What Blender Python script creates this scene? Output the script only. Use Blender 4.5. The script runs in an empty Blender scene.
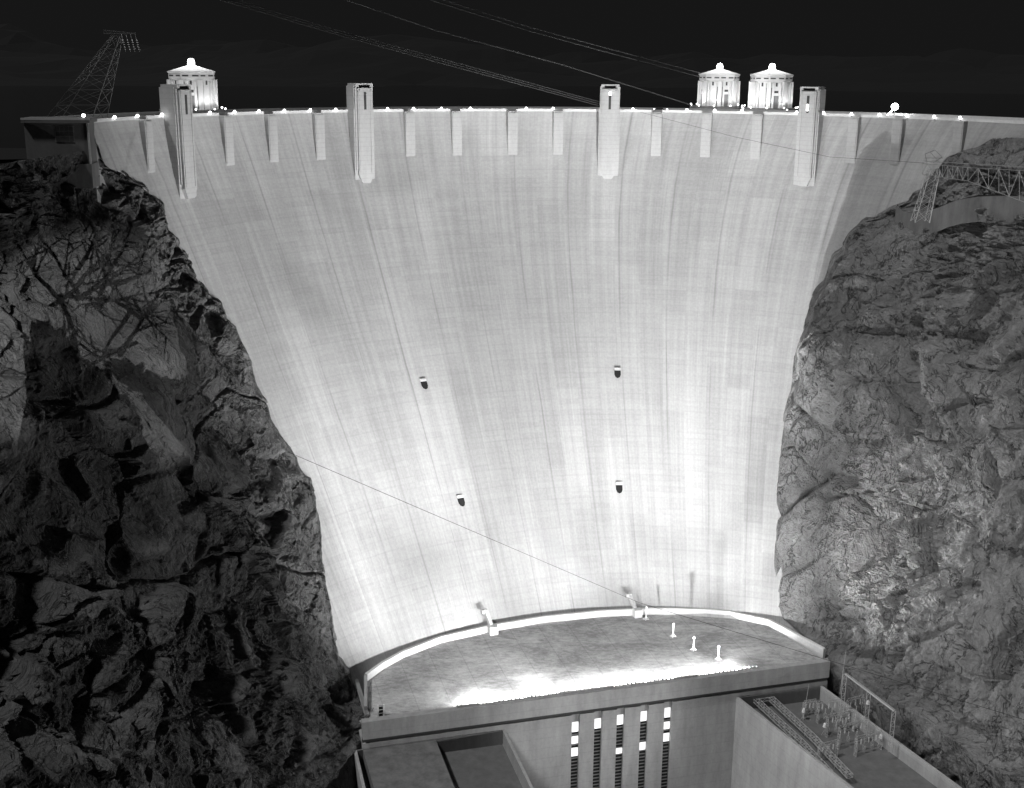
import bpy, bmesh, math, random
from math import sin, cos, pi, radians, sqrt, atan2, hypot
from mathutils import Vector, Matrix, noise
from mathutils.bvhtree import BVHTree
random.seed(7)
S = bpy.context.scene
COL = S.collection

# ------------------------------------------------------------------ camera
FOC, PITCH, ROLL = 1214.9, .2617, .0077
cd = bpy.data.cameras.new('camera'); cam = bpy.data.objects.new('camera', cd); COL.objects.link(cam)
cd.sensor_width = 36; cd.lens = FOC * 36 / 1024; cd.clip_start = .5; cd.clip_end = 20000
_r = Vector((1, 0, 0)); _u = Vector((0, sin(PITCH), cos(PITCH))); _b = Vector((0, -cos(PITCH), sin(PITCH)))
_r2 = _r * cos(ROLL) + _u * sin(ROLL); _u2 = _u * cos(ROLL) - _r * sin(ROLL)
cam.matrix_world = Matrix(((_r2.x, _u2.x, _b.x, 0), (_r2.y, _u2.y, _b.y, 0), (_r2.z, _u2.z, _b.z, 0), (0, 0, 0, 1)))
S.camera = cam

# ------------------------------------------------------------------ night sky, moon, exposure
w = bpy.data.worlds.new('World'); S.world = w; w.use_nodes = True
bg = w.node_tree.nodes['Background']; bg.inputs[0].default_value = (1, 1, 1, 1); bg.inputs[1].default_value = .0082
sd = bpy.data.lights.new('moon', 'SUN'); sd.energy = 1.8; sd.angle = radians(4)
moon = bpy.data.objects.new('moon', sd); COL.objects.link(moon)
moon.rotation_euler = Vector((.46, .26, -.84)).to_track_quat('-Z', 'Y').to_euler()
S.view_settings.view_transform = 'Standard'; S.view_settings.look = 'None'
S.view_settings.exposure = 0; S.view_settings.gamma = 1; S.view_settings.use_curve_mapping = False
S.cycles.use_denoising = True
S.cycles.max_bounces = 5; S.cycles.diffuse_bounces = 3; S.cycles.glossy_bounces = 2
S.cycles.sample_clamp_indirect = 6

# ------------------------------------------------------------------ place frame: u along the powerhouse front, v upstream
PHI, OX, OY = .2684, 26.69, 301.64
CP, SP = cos(PHI), sin(PHI)
def W(u, v, z=0.): return Vector((OX + u * CP - v * SP, OY + u * SP + v * CP, z))
def UV(p):
    X, Y = p[0] - OX, p[1] - OY
    return X * CP + Y * SP, -X * SP + Y * CP
ZC, VC, R0, R1, V1, DD, KK = -14.25, 7.86, 138., 116., 47.8, 150.1, .35     # crest level, arch centre, radii, face profile
def prof(z):
    t = max((ZC - z) / DD, 0)
    g = (sqrt(t * t + KK * KK) - KK) / (sqrt(1 + KK * KK) - KK)
    R = R0 + (R1 - R0) * t
    return R, VC + R0 - (VC + R0 - V1) * g - R
def face(th, z, off=0.):
    R, vc = prof(z); return W((R + off) * sin(th), vc + (R + off) * cos(th), z)
def ray(px, py):                                   # survey direction of a point of the photograph (depth 1)
    x, y = px - 512, py - 394
    x, y = cos(ROLL) * x + sin(ROLL) * y, -sin(ROLL) * x + cos(ROLL) * y
    a, b = x / FOC, -y / FOC
    return Vector((a, cos(PITCH) + b * sin(PITCH), -sin(PITCH) + b * cos(PITCH)))
def face_hit(px, py):
    d = ray(px, py); last = None; out = None; t = 180.
    while t < 560:
        p = d * t; u, v = UV(p); R, vc = prof(p.z); f = hypot(u, v - vc) - R
        if last is not None and last < 0 <= f and v > vc - 40: out = t
        last = f; t += .25
    return out
def at_z(px, py, z): d = ray(px, py); return d * (z / d.z)
def at_d(px, py, depth): return ray(px, py) * depth

# ------------------------------------------------------------------ mesh helpers
class MB:
    def __init__(self): self.v = []; self.f = []
    def add(self, vs, fs):
        b = len(self.v); self.v += [tuple(x) for x in vs]; self.f += [tuple(b + i for i in q) for q in fs]; return self
    def box(self, x0, x1, y0, y1, z0, z1):
        return self.add([(x0, y0, z0), (x1, y0, z0), (x1, y1, z0), (x0, y1, z0), (x0, y0, z1), (x1, y0, z1), (x1, y1, z1), (x0, y1, z1)],
                        [(0, 3, 2, 1), (4, 5, 6, 7), (0, 1, 5, 4), (1, 2, 6, 5), (2, 3, 7, 6), (3, 0, 4, 7)])
    def bar(self, a, b, t=.1, n=4):
        a, b = Vector(a), Vector(b); d = b - a
        if d.length < 1e-6: return self
        q = d.to_track_quat('Z', 'Y'); vs = []
        for e in (a, b):
            for k in range(n):
                an = 2 * pi * (k + .5) / n; vs.append(e + q @ Vector((cos(an) * t, sin(an) * t, 0)))
        return self.add(vs, [tuple(range(n - 1, -1, -1)), tuple(range(n, 2 * n))] + [(k, (k + 1) % n, n + (k + 1) % n, n + k) for k in range(n)])
    def tube(self, pts, t=.1, n=6):
        pts = [Vector(p) for p in pts]; vs = []; m = len(pts)
        for i, p in enumerate(pts):
            d = pts[min(i + 1, m - 1)] - pts[max(i - 1, 0)]; q = d.to_track_quat('Z', 'Y')
            tt = t(i / (m - 1)) if callable(t) else t
            for k in range(n):
                an = 2 * pi * k / n; vs.append(p + q @ Vector((cos(an) * tt, sin(an) * tt, 0)))
        fs = [(i * n + k, i * n + (k + 1) % n, (i + 1) * n + (k + 1) % n, (i + 1) * n + k) for i in range(m - 1) for k in range(n)]
        return self.add(vs, fs + [tuple(range(n - 1, -1, -1)), tuple(range((m - 1) * n, m * n))])
    def lathe(self, prof_, n=16, c=(0, 0, 0)):
        vs = []; m = len(prof_)
        for r, z in prof_:
            for k in range(n):
                an = 2 * pi * (k + .5) / n; vs.append((c[0] + r * cos(an), c[1] + r * sin(an), c[2] + z))
        fs = [(i * n + k, i * n + (k + 1) % n, (i + 1) * n + (k + 1) % n, (i + 1) * n + k) for i in range(m - 1) for k in range(n)]
        return self.add(vs, fs + [tuple(range(n - 1, -1, -1)), tuple(range((m - 1) * n, m * n))])
    def prism(self, poly, z0, z1):
        n = len(poly)
        ar = sum(poly[i][0] * poly[(i + 1) % n][1] - poly[(i + 1) % n][0] * poly[i][1] for i in range(n))
        if ar < 0: poly = poly[::-1]
        vs = [(p[0], p[1], z0) for p in poly] + [(p[0], p[1], z1) for p in poly]
        return self.add(vs, [tuple(range(n - 1, -1, -1)), tuple(range(n, 2 * n))] + [(i, (i + 1) % n, n + (i + 1) % n, n + i) for i in range(n)])
    def wall(self, line, thick, z0, z1):             # upright wall along a plan line, thickened to its left
        m = len(line); off = []
        for i in range(m):
            d = Vector(line[min(i + 1, m - 1)][:2]) - Vector(line[max(i - 1, 0)][:2]); d.normalize()
            off.append((line[i][0] - d.y * thick, line[i][1] + d.x * thick))
        vs = []
        for i in range(m):
            a, b = line[i], off[i]
            vs += [(a[0], a[1], z0), (a[0], a[1], z1), (b[0], b[1], z1), (b[0], b[1], z0)]
        fs = [(0, 1, 2, 3), tuple(4 * (m - 1) + k for k in (3, 2, 1, 0))]
        for i in range(m - 1):
            for k in range(4): fs.append((4 * i + k, 4 * (i + 1) + k, 4 * (i + 1) + (k + 1) % 4, 4 * i + (k + 1) % 4))
        return self.add(vs, fs)
    def truss(self, a0, a1, b0, b1, n, t=.09, t2=.06):   # two chords a0-a1, b0-b1 with zigzag lacing
        a0, a1, b0, b1 = map(Vector, (a0, a1, b0, b1))
        self.bar(a0, a1, t); self.bar(b0, b1, t)
        for i in range(n):
            p, q = a0.lerp(a1, i / n), a0.lerp(a1, (i + 1) / n); r, s = b0.lerp(b1, i / n), b0.lerp(b1, (i + 1) / n)
            self.bar(p, s, t2) if i % 2 else self.bar(r, q, t2)
            self.bar(q, s, t2)
        self.bar(a0, b0, t2); return self
    def build(self, name, m, parent=None, smooth=False):
        me = bpy.data.meshes.new(name); me.from_pydata(self.v, [], self.f); me.update()
        b = bmesh.new(); b.from_mesh(me); bmesh.ops.recalc_face_normals(b, faces=b.faces); b.to_mesh(me); b.free()
        if smooth:
            for p in me.polygons: p.use_smooth = True
        o = bpy.data.objects.new(name, me); COL.objects.link(o)
        for x in (m if isinstance(m, (list, tuple)) else [m]): me.materials.append(x)
        if parent is not None: o.parent = parent
        return o
def tag(o, label=None, cat=None, group=None, kind=None):
    for k, v in (('label', label), ('category', cat), ('group', group), ('kind', kind)):
        if v: o[k] = v
    return o
def thing(name, label, cat, loc=(0, 0, 0), rz=0., group=None):
    o = bpy.data.objects.new(name, None); COL.objects.link(o); o.location = loc; o.rotation_euler = (0, 0, rz); o.empty_display_size = .1
    return tag(o, label, cat, group)
def copy_tree(o, parent=None):
    c = o.copy(); COL.objects.link(c)
    if parent is not None: c.parent = parent
    for ch in [x for x in o.children]: copy_tree(ch, c)
    return c
def lamp(name, kind, loc, power, parent=None, aim=None, size=60, blend=1., radius=.3):
    l = bpy.data.lights.new(name, kind); l.energy = power; l.shadow_soft_size = radius
    o = bpy.data.objects.new(name, l); COL.objects.link(o); o.location = loc
    if kind == 'SPOT': l.spot_size = radians(size); l.spot_blend = blend
    if aim is not None: o.rotation_euler = (Vector(aim) - Vector(loc)).to_track_quat('-Z', 'Y').to_euler()
    if parent is not None: o.parent = parent
    return o

# ------------------------------------------------------------------ materials (a black-and-white photograph: all greys)
def mat(name, g, rough=.85, emit=0., metal=0.):
    m = bpy.data.materials.new(name); m.use_nodes = True
    b = m.node_tree.nodes['Principled BSDF']; b.inputs['Base Color'].default_value = (g, g, g, 1)
    b.inputs['Roughness'].default_value = rough; b.inputs['Metallic'].default_value = metal
    b.inputs['Specular IOR Level'].default_value = .25
    if emit: b.inputs['Emission Color'].default_value = (1, 1, 1, 1); b.inputs['Emission Strength'].default_value = emit
    return m
class NT:
    def __init__(s, m): s.t = m.node_tree; s.b = s.t.nodes['Principled BSDF']
    def n(s, typ, **kw):
        x = s.t.nodes.new(typ)
        for k, v in kw.items(): setattr(x, k, v)
        return x
    def link(s, a, b): s.t.links.new(a, b)
    def m(s, op, a, b=None, c=None):
        x = s.n('ShaderNodeMath', operation=op)
        for i, q in enumerate((a, b, c)):
            if q is None: continue
            if hasattr(q, 'links'): s.link(q, x.inputs[i])
            else: x.inputs[i].default_value = q
        return x.outputs[0]
    def noise(s, vec, scale, detail=4, rough=.55, dist=0.):
        x = s.n('ShaderNodeTexNoise'); x.inputs['Scale'].default_value = scale; x.inputs['Detail'].default_value = detail
        x.inputs['Roughness'].default_value = rough; x.inputs['Distortion'].default_value = dist
        if vec is not None: s.link(vec, x.inputs['Vector'])
        return x.outputs['Fac']
    def map(s, v, a, b, c, d):
        x = s.n('ShaderNodeMapRange'); s.link(v, x.inputs[0])
        for i, q in enumerate((a, b, c, d)): x.inputs[i + 1].default_value = q
        return x.outputs[0]
    def scale(s, vec, sx, sy, sz):
        x = s.n('ShaderNodeVectorMath', operation='MULTIPLY'); s.link(vec, x.inputs[0]); x.inputs[1].default_value = (sx, sy, sz); return x.outputs[0]
    def obj(s): return s.n('ShaderNodeTexCoord').outputs['Object']
    def pos(s): return s.n('ShaderNodeNewGeometry').outputs['Position']
    def grey(s, v):
        c = s.n('ShaderNodeCombineColor')
        for i in range(3): s.link(v, c.inputs[i])
        s.link(c.outputs[0], s.b.inputs['Base Color'])
    def bump(s, v, dist, strength=1.):
        x = s.n('ShaderNodeBump'); x.inputs['Distance'].default_value = dist; x.inputs['Strength'].default_value = strength
        s.link(v, x.inputs['Height']); s.link(x.outputs[0], s.b.inputs['Normal'])

def dam_material():
    m = mat('dam_concrete', .4, .9); t = NT(m)
    uv = t.n('ShaderNodeUVMap', uv_map='survey').outputs[0]
    sep = t.n('ShaderNodeSeparateXYZ'); t.link(uv, sep.inputs[0]); U, V = sep.outputs[0], sep.outputs[1]
    wob = t.m('MULTIPLY', t.m('SUBTRACT', t.noise(t.scale(uv, .06, .06, 0), 1, 2), .5), .9)
    def line(x, period, width, shift=0.):
        f = t.m('FRACT', t.m('ADD', t.m('DIVIDE', x, period), shift + 400.))
        d = t.m('ABSOLUTE', t.m('SUBTRACT', f, .5))                  # 0.5 at the line itself
        return t.map(d, .5 - width / period, .5, 0, 1)
    Uw = t.m('ADD', U, wob)
    jo = line(Uw, 21.2, .55, -.09 + .5)                               # contraction joints between the columns
    jo2 = line(Uw, 10.6, .28, .12)
    li = line(t.m('ADD', V, t.m('MULTIPLY', wob, .15)), 1.52, .32)      # five-foot lifts
    lim = t.noise(t.scale(uv, .035, .5, 0), 1, 3)
    # each column and pour has its own tone
    cu = t.m('FLOOR', t.m('DIVIDE', Uw, 10.6)); cv = t.m('FLOOR', t.m('DIVIDE', V, 1.52))
    cx = t.n('ShaderNodeCombineXYZ'); t.link(cu, cx.inputs[0]); t.link(cv, cx.inputs[1])
    wn = t.n('ShaderNodeTexWhiteNoise', noise_dimensions='2D'); t.link(cx.outputs[0], wn.inputs['Vector'])
    cx2 = t.n('ShaderNodeCombineXYZ'); t.link(cu, cx2.inputs[0]); t.link(t.m('FLOOR', t.m('DIVIDE', t.m('ADD', V, t.m('MULTIPLY', cu, 7.3)), 30.)), cx2.inputs[1])
    wn2 = t.n('ShaderNodeTexWhiteNoise', noise_dimensions='2D'); t.link(cx2.outputs[0], wn2.inputs['Vector'])
    streak = t.noise(t.scale(uv, .42, .012, 0), 1, 5, .65)
    fine = t.noise(t.scale(uv, 1.6, .05, 0), 1, 3, .6)
    grain = t.noise(t.scale(uv, .9, 1.4, 0), 1, 4, .7)
    blot = t.noise(t.scale(uv, .025, .02, 0), 1, 4, .6)
    v = t.map(streak, .25, .75, .315, .435)
    v = t.m('MULTIPLY', v, t.map(fine, .25, .75, .95, 1.05))
    v = t.m('MULTIPLY', v, t.map(grain, .2, .8, .84, 1.14))
    v = t.m('MULTIPLY', v, t.map(blot, .3, .7, .88, 1.08))
    v = t.m('MULTIPLY', v, t.map(wn.outputs['Value'], 0, 1, .965, 1.035))
    v = t.m('MULTIPLY', v, t.map(wn2.outputs['Value'], 0, 1, .93, 1.05))
    v = t.m('MULTIPLY', v, t.m('SUBTRACT', 1., t.m('MULTIPLY', li, t.m('MULTIPLY', t.map(lim, .40, .72, .0, .17), t.map(grain, .35, .6, .2, 1.)))))
    jm = t.noise(t.scale(uv, .05, .035, 0), 1, 3)
    v = t.m('MULTIPLY', v, t.m('SUBTRACT', 1., t.m('MULTIPLY', jo, t.map(jm, .35, .65, .06, .34))))
    v = t.m('MULTIPLY', v, t.m('SUBTRACT', 1., t.m('MULTIPLY', jo2, t.map(jm, .45, .65, 0., .10))))
    t.grey(v); t.bump(t.m('ADD', t.m('MULTIPLY', li, -.06), grain), .10, .3); return m
def concrete(name, g, var=.12, lift=0.):
    m = mat(name, g, .9); t = NT(m); o = t.pos()
    a = t.noise(t.scale(o, .35, .35, .08), 1, 5, .65); b = t.noise(o, 1.3, 4, .7)
    v = t.m('MULTIPLY', t.map(a, .25, .75, g * (1 - var), g * (1 + var)), t.map(b, .2, .8, .9, 1.1))
    if lift:
        sp = t.n('ShaderNodeSeparateXYZ'); t.link(o, sp.inputs[0])
        f = t.m('ABSOLUTE', t.m('SUBTRACT', t.m('FRACT', t.m('ADD', t.m('DIVIDE', sp.outputs[2], lift), 300.)), .5))
        v = t.m('MULTIPLY', v, t.map(f, .5 - .2 / lift, .5, 1, .9))
    t.grey(v); t.bump(b, .05, .4); return m
def roof_material():
    m = mat('roof_gravel', .3, .95); t = NT(m); o = t.pos()
    a = t.noise(t.scale(o, .05, .09, 0), 1, 6, .72, .6); b = t.noise(t.scale(o, .45, .9, 0), 1, 5, .75); c = t.noise(o, 2.5, 3, .7)
    v = t.map(t.m('ADD', t.m('MULTIPLY', a, .6), t.m('MULTIPLY', b, .4)), .42, .6, .24, .5)
    v = t.m('MULTIPLY', v, t.map(c, .25, .75, .85, 1.12))
    # seams between the roofing sheets, square to the front
    r = t.n('ShaderNodeVectorRotate', rotation_type='Z_AXIS'); t.link(o, r.inputs['Vector']); r.inputs['Angle'].default_value = -PHI
    sp = t.n('ShaderNodeSeparateXYZ'); t.link(r.outputs[0], sp.inputs[0])
    f = t.m('ABSOLUTE', t.m('SUBTRACT', t.m('FRACT', t.m('ADD', t.m('DIVIDE', sp.outputs[0], 9.), 50.)), .5))
    v = t.m('MULTIPLY', v, t.map(f, .475, .5, 1, .78))
    t.grey(v); t.bump(c, .05, .5); return m
def rock_material(name, lo, hi):
    m = mat(name, .2, .95); t = NT(m); p = t.pos()
    wv = t.n('ShaderNodeVectorMath', operation='ADD'); t.link(p, wv.inputs[0])
    wn = t.n('ShaderNodeTexNoise'); t.link(p, wn.inputs['Vector']); wn.inputs['Scale'].default_value = .08
    ws = t.n('ShaderNodeVectorMath', operation='SCALE'); t.link(wn.outputs['Color'], ws.inputs[0]); ws.inputs['Scale'].default_value = 14
    t.link(ws.outputs[0], wv.inputs[1])
    a = t.noise(wv.outputs[0], .05, 7, .62); b = t.noise(t.scale(wv.outputs[0], .5, .5, .14), 1, 7, .7); c = t.noise(p, 1.1, 6, .75)
    vo = t.n('ShaderNodeTexVoronoi', feature='DISTANCE_TO_EDGE'); t.link(t.scale(wv.outputs[0], .22, .22, .1), vo.inputs['Vector']); vo.inputs['Scale'].default_value = 1
    cr = t.map(vo.outputs['Distance'], 0, .03, .82, 1)
    v = t.map(a, .3, .7, lo, hi); v = t.m('MULTIPLY', v, t.map(b, .25, .75, .72, 1.22)); v = t.m('MULTIPLY', v, t.map(c, .25, .75, .75, 1.2))
    fn = t.noise(t.scale(wv.outputs[0], .13, .13, .045), 1, 5, .6); fi = t.map(t.m('ABSOLUTE', t.m('SUBTRACT', fn, .5)), 0, .016, .35, 1)
    fm = t.noise(t.scale(wv.outputs[0], .3, .3, .2), 1, 4, .6); fj = t.map(t.m('ABSOLUTE', t.m('SUBTRACT', fm, .47)), 0, .012, .6, 1)
    v = t.m('MULTIPLY', v, t.m('MULTIPLY', cr, t.m('MULTIPLY', fi, fj))); t.grey(v)
    h = t.m('ADD', t.m('MULTIPLY', b, 2.2), t.m('ADD', c, t.m('MULTIPLY', t.m('ADD', cr, fi), .8))); t.bump(h, 1.3, .9); return m

M_DAM = dam_material()
M_CON = concrete('tower_concrete', .4, .1, 1.52)
M_PALE = concrete('pale_concrete', .55, .08)
M_PARA = concrete('parapet_concrete', .62, .08)
M_FAC = concrete('powerhouse_concrete', .34, .2, 3.1)
M_DARKC = concrete('dark_concrete', .13, .2)
M_WALLD = concrete('stain_and_shade_concrete', .15, .35)  # also carries the recess shade of the intake towers
M_ROAD = concrete('road_concrete', .3, .1)
M_ROOF = roof_material()
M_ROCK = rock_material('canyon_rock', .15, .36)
M_ROCKL = rock_material('shaded_canyon_rock', .085, .21)  # darker copy of the canyon rock, left wall's shade put into the colour
M_HILL = mat('desert_hill', .009, 1.)
M_STEEL = mat('galvanised_steel', .5, .45, 0., .3)
M_DSTEEL = mat('weathered_steel', .22, .6)
M_PYLON = mat('rusty_steel', .12, .7)
M_BLACK = mat('dark_opening', .015, .9)
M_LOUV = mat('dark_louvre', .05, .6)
M_WHITE = mat('white_paint', .75, .6)
M_LIT = mat('lit_window', .6, .5, .95)
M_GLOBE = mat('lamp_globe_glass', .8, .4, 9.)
M_BEACON = mat('beacon_glass', .8, .4, 7.)
M_FLOODL = mat('floodlight_lens', .8, .3, 30.)
M_WATER = mat('dark_water', .01, .12)
M_CABLE = mat('black_cable', .03, .7)
M_WIRE = mat('bright_wire', .04, .6)
M_GLASS = mat('dark_glass', .06, .2)
M_BARK = mat('dry_bark', .1, .9)
NT(M_WATER).b.inputs['Specular IOR Level'].default_value = .5

# ------------------------------------------------------------------ dam
dam = thing('arch_dam', 'huge pale concrete arch dam filling the canyon, floodlit from below', 'dam', W(0, VC, -215), PHI)
def local(p): u, v = UV(p); return (u, v - VC, p[2] + 215)
# where the rock meets the face, left and right
lpx = [(104, 152), (110, 167), (122, 170), (130, 174), (135, 183), (150, 188), (157, 197), (165, 205), (168, 222), (170, 233), (180, 241), (187, 250), (196, 262), (199, 275), (207, 284), (212, 297), (222, 305), (228, 320), (238, 330), (243, 345),
       (252, 365), (258, 390), (268, 405), (274, 425), (283, 440), (295, 455), (303, 475), (312, 485), (316, 500), (322, 530), (324, 560), (328, 575), (334, 615), (337, 640), (344, 665), (352, 680), (358, 700)]
rpx = [(992, 140), (975, 148), (960, 152), (945, 160), (930, 172), (915, 190), (905, 203), (890, 209), (872, 220), (862, 222), (850, 235), (843, 245), (838, 256), (830, 262), (824, 280), (820, 292), (812, 303), (806, 320), (802, 336), (797, 350), (793, 372), (790, 390), (787, 410), (782, 430), (779, 450), (777, 470), (776, 490), (774, 510), (773, 550), (770, 580), (769, 605), (775, 619)]
def contact(pts, sg):
    out = []
    for px, py in pts:
        p = ray(px, py) * face_hit(px, py); u, v = UV(p); R, vc = prof(p.z); out.append((p.z, math.degrees(atan2(u, v - vc))))
    return sorted(out, reverse=True)
def dam_wall():
    me = bpy.data.meshes.new('downstream_face'); b = bmesh.new(); uvl = b.loops.layers.uv.new('survey')
    nt, nz = 170, 110; grid = []; tx = {}
    LL, RR = contact(lpx, -1), contact(rpx, 1)
    def ip(t, z):
        if z >= t[0][0]: return t[0][1]
        for a, b in zip(t, t[1:]):
            if z >= b[0]: return a[1] + (b[1] - a[1]) * (z - a[0]) / (b[0] - a[0] + 1e-9)
        return t[-1][1]
    def lim(z): return (-66.3 if z > -20 else max(-66.3, ip(LL, z) - 1.0)), (84 if z > -16 else min(84, ip(RR, z) + 9))
    for j in range(nz + 1):
        q = j / nz; z = ZC - (215 + ZC - .0) * (q ** 1.15); row = []
        t = (ZC - z) / DD
        for i in range(nt + 1):
            l0, l1 = lim(z); th = radians(l0 + (l1 - l0) * i / nt); v = b.verts.new(local(face(th, z)))
            tx[v] = (th / (1 - .40 * min(t, 1.2)) * R0, z); row.append(v)
        grid.append(row)
    for j in range(nz):
        for i in range(nt):
            f = b.faces.new((grid[j][i], grid[j + 1][i], grid[j + 1][i + 1], grid[j][i + 1])); f.smooth = True
            for l in f.loops: l[uvl].uv = tx[l.vert]
    bmesh.ops.recalc_face_normals(b, faces=b.faces)
    b.to_mesh(me); b.free(); o = bpy.data.objects.new('downstream_face', me); COL.objects.link(o); me.materials.append(M_DAM); o.parent = dam; return o
dam_wall()
def ring(r0, r1, z0, z1, a0=-66.3, a1=84, n=120):
    m = MB(); vs = []
    for i in range(n + 1):
        th = radians(a0 + (a1 - a0) * i / n)
        for r, z in ((r0, z0), (r1, z0), (r1, z1), (r0, z1)): vs.append((r * sin(th), r * cos(th), z + 215))
    fs = [(0, 1, 2, 3), tuple(4 * n + k for k in (3, 2, 1, 0))]
    for i in range(n):
        for k in range(4): fs.append((4 * i + k, 4 * i + 4 + k, 4 * i + 4 + (k + 1) % 4, 4 * i + (k + 1) % 4))
    return m.add(vs, fs)
ring(R0 + .02, R0 + 13.7, -60, ZC - .45).build('roadway', M_ROAD, dam)
ring(R0 - .12, R0 + .32, ZC - .45, ZC + .45).build('parapet', M_PARA, dam)
ring(R0 + 13.2, R0 + 13.7, ZC - .44, ZC + .75).build('parapet', M_PARA, dam)
# pilasters under the parapet
pil0 = None
for a in (-55.7, -40.9, -33.3, -25.5, -11.1, -3.8, 4.75, 11.7, 26.5, 33.9, 41.4, 55.7, 62.3, 71.6):
    th = radians(a)
    if pil0 is None:
        m = MB(); m.box(-1.75, 1.75, -2.15, .6, -15.6, -.4); m.box(-1.4, 1.4, -2.3, -2.1, -15.0, -.9)
        p = pil0 = m.build('pilaster', M_CON, dam)
    else: p = pil0.copy(); COL.objects.link(p)
    p.location = (R0 * sin(th), R0 * cos(th), ZC + 215); p.rotation_euler = (0, 0, -th)
# four drain outlets with pale hoods low on the face
hood0 = None
for px, py in ((423, 381), (460, 497.5), (617.5, 370), (619, 484.5)):
    t_ = face_hit(px, py); p_ = ray(px, py) * t_; u_, v_ = UV(p_); R_, vc_ = prof(p_.z); th = atan2(u_, v_ - vc_)
    if hood0 is None:
        m = MB(); m.add([(-1.05, -.55, 0), (1.05, -.55, 0), (1.05, 3, 0), (-1.05, 3, 0), (-1.05, .1, .8), (1.05, .1, .8), (1.05, 3, .8), (-1.05, 3, .8)], [(0, 3, 2, 1), (4, 5, 6, 7), (0, 1, 5, 4), (1, 2, 6, 5), (2, 3, 7, 6), (3, 0, 4, 7)])
        h = hood0 = m.build('outlet_hood', M_PALE, dam)
        m2 = MB(); pts = [(-1.05, 0), (1.05, 0), (1.05, -1.3), (.7, -2.0), (0, -2.3), (-.7, -2.0), (-1.05, -1.3)]
        vs = [(x, -.25 - .95 * (-z) * -.0, z) for x, z in pts]
        m2.add([(x, -.55 + .78 * z * 1, z) for x, z in pts] + [(x, 4, z) for x, z in pts],
               [tuple(range(7)), tuple(range(13, 6, -1))] + [(i, (i + 1) % 7, 7 + (i + 1) % 7, 7 + i) for i in range(7)])
        m2.build('outlet_mouth', M_BLACK, h)
        kids = list(h.children)
    else:
        h = hood0.copy(); COL.objects.link(h); c = kids[0].copy(); COL.objects.link(c); c.parent = h
    h.location = local(p_); h.rotation_euler = (0, 0, -th); h.parent = dam

# ------------------------------------------------------------------ elevator towers on the crest
def elevator_tower():
    t = thing('elevator_tower', '', 'tower')
    m = MB()
    m.box(-3.75, 3.75, -4.3, 1.3, -34, .9)                      # lower shaft, dies into the sloping face
    m.box(-3.55, 3.55, -4.1, 1.1, .9, 8.3)
    m.box(-3.3, 3.3, -4.75, -4.28, -19.6, 7.9)                  # stepped corners
    m.build('shaft', M_CON, t)
    m = MB(); m.box(-2.75, 2.75, -5.55, -4.7, -20.8, 7.6)
    m.add([(-2.75, -5.55, -20.8), (2.75, -5.55, -20.8), (1.5, -5.55, -23.8), (-1.5, -5.55, -23.8), (-2.75, -3, -20.8), (2.75, -3, -20.8), (1.5, -3, -23.8), (-1.5, -3, -23.8)],
          [(0, 1, 2, 3), (7, 6, 5, 4), (0, 4, 5, 1), (1, 5, 6, 2), (2, 6, 7, 3), (3, 7, 4, 0)])
    for x in (-2.3, 1.9): m.box(x, x + .4, -5.72, -5.5, -20.4, 7.0)
    m.build('front_panel', M_CON, t)
    m = MB(); m.box(-3.2, 3.2, -3.9, .8, 8.3, 9.1); m.box(-3.2, -2.0, -5.2, -3.9, 7.9, 9.1); m.box(2.0, 3.2, -5.2, -3.9, 7.9, 9.1); m.box(-2.0, 2.0, -5.2, -3.9, 8.65, 9.1)
    m.build('cornice', M_CON, t)
    MB().box(-1.9, 1.9, -4.9, -4.4, 7.9, 8.6).build('frieze_recess', M_BLACK, t)
    MB().box(-.42, .42, -5.66, -5.5, .6, 6.2).build('window_slot', M_LOUV, t)
    return t
tw0 = elevator_tower()
for i, (a, lb) in enumerate(((-50.0, 'concrete elevator tower at left, in front of the single white intake tower'),
                            (-18.9, 'second elevator tower from left, shadowed on its left side, no lamp on its front'),
                            (19.35, 'slender elevator tower right of centre with a bright spot near its top'),
                            (49.3, 'rightmost concrete elevator tower beside the pair of white intake towers'))):
    t = tw0 if i == 0 else copy_tree(tw0)
    th = radians(a); t.location = W(R0 * sin(th), VC + R0 * cos(th), ZC); t.rotation_euler = (0, 0, PHI - th)
    t['label'] = lb; t['group'] = 'elevator towers on the dam crest'
    if i == 2: MB().box(-.32, .32, -5.85, -5.6, 5.4, 6.5).build('tower_lamp', M_GLOBE, t)
    if i == 3: MB().box(-.28, .28, -5.85, -5.6, 1.3, 3.4).build('tower_lamp', M_GLOBE, t)

# ------------------------------------------------------------------ crest lamps
def crest_lamp():
    t = thing('crest_lamp', '', 'lamp', group='globe lamps along the dam crest')
    MB().box(-.14, .14, -.75, .1, -.1, .18).build('bracket', M_PARA, t)
    MB().lathe([(.14, 0), (.33, .14), (.43, .35), (.43, .52), (.33, .73), (.1, .85)], 12, (0, -.55, .16)).build('globe', M_GLOBE, t, True)
    return t
lampx = [113, 136, 160.5, 209, 233.5, 258, 283.5, 309.5, 335, 387, 413, 441, 470, 526, 553, 633, 687, 715, 742, 797, 824, 852, 880, 907.5, 935, 961]
def th_of_x(px):
    lo, hi = radians(-75), radians(80)
    for _ in range(40):
        mid = (lo + hi) / 2; p = W(R0 * sin(mid), VC + R0 * cos(mid), ZC); dep = p.y * cos(PITCH) - p.z * sin(PITCH)
        x = p.x / dep * FOC; up = p.y * sin(PITCH) + p.z * cos(PITCH); y = -up / dep * FOC
        if 512 + cos(ROLL) * x - sin(ROLL) * y < px: lo = mid
        else: hi = mid
    return lo
ORD = ['first', 'second', 'third', 'fourth', 'fifth', 'sixth', 'seventh', 'eighth']
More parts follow.
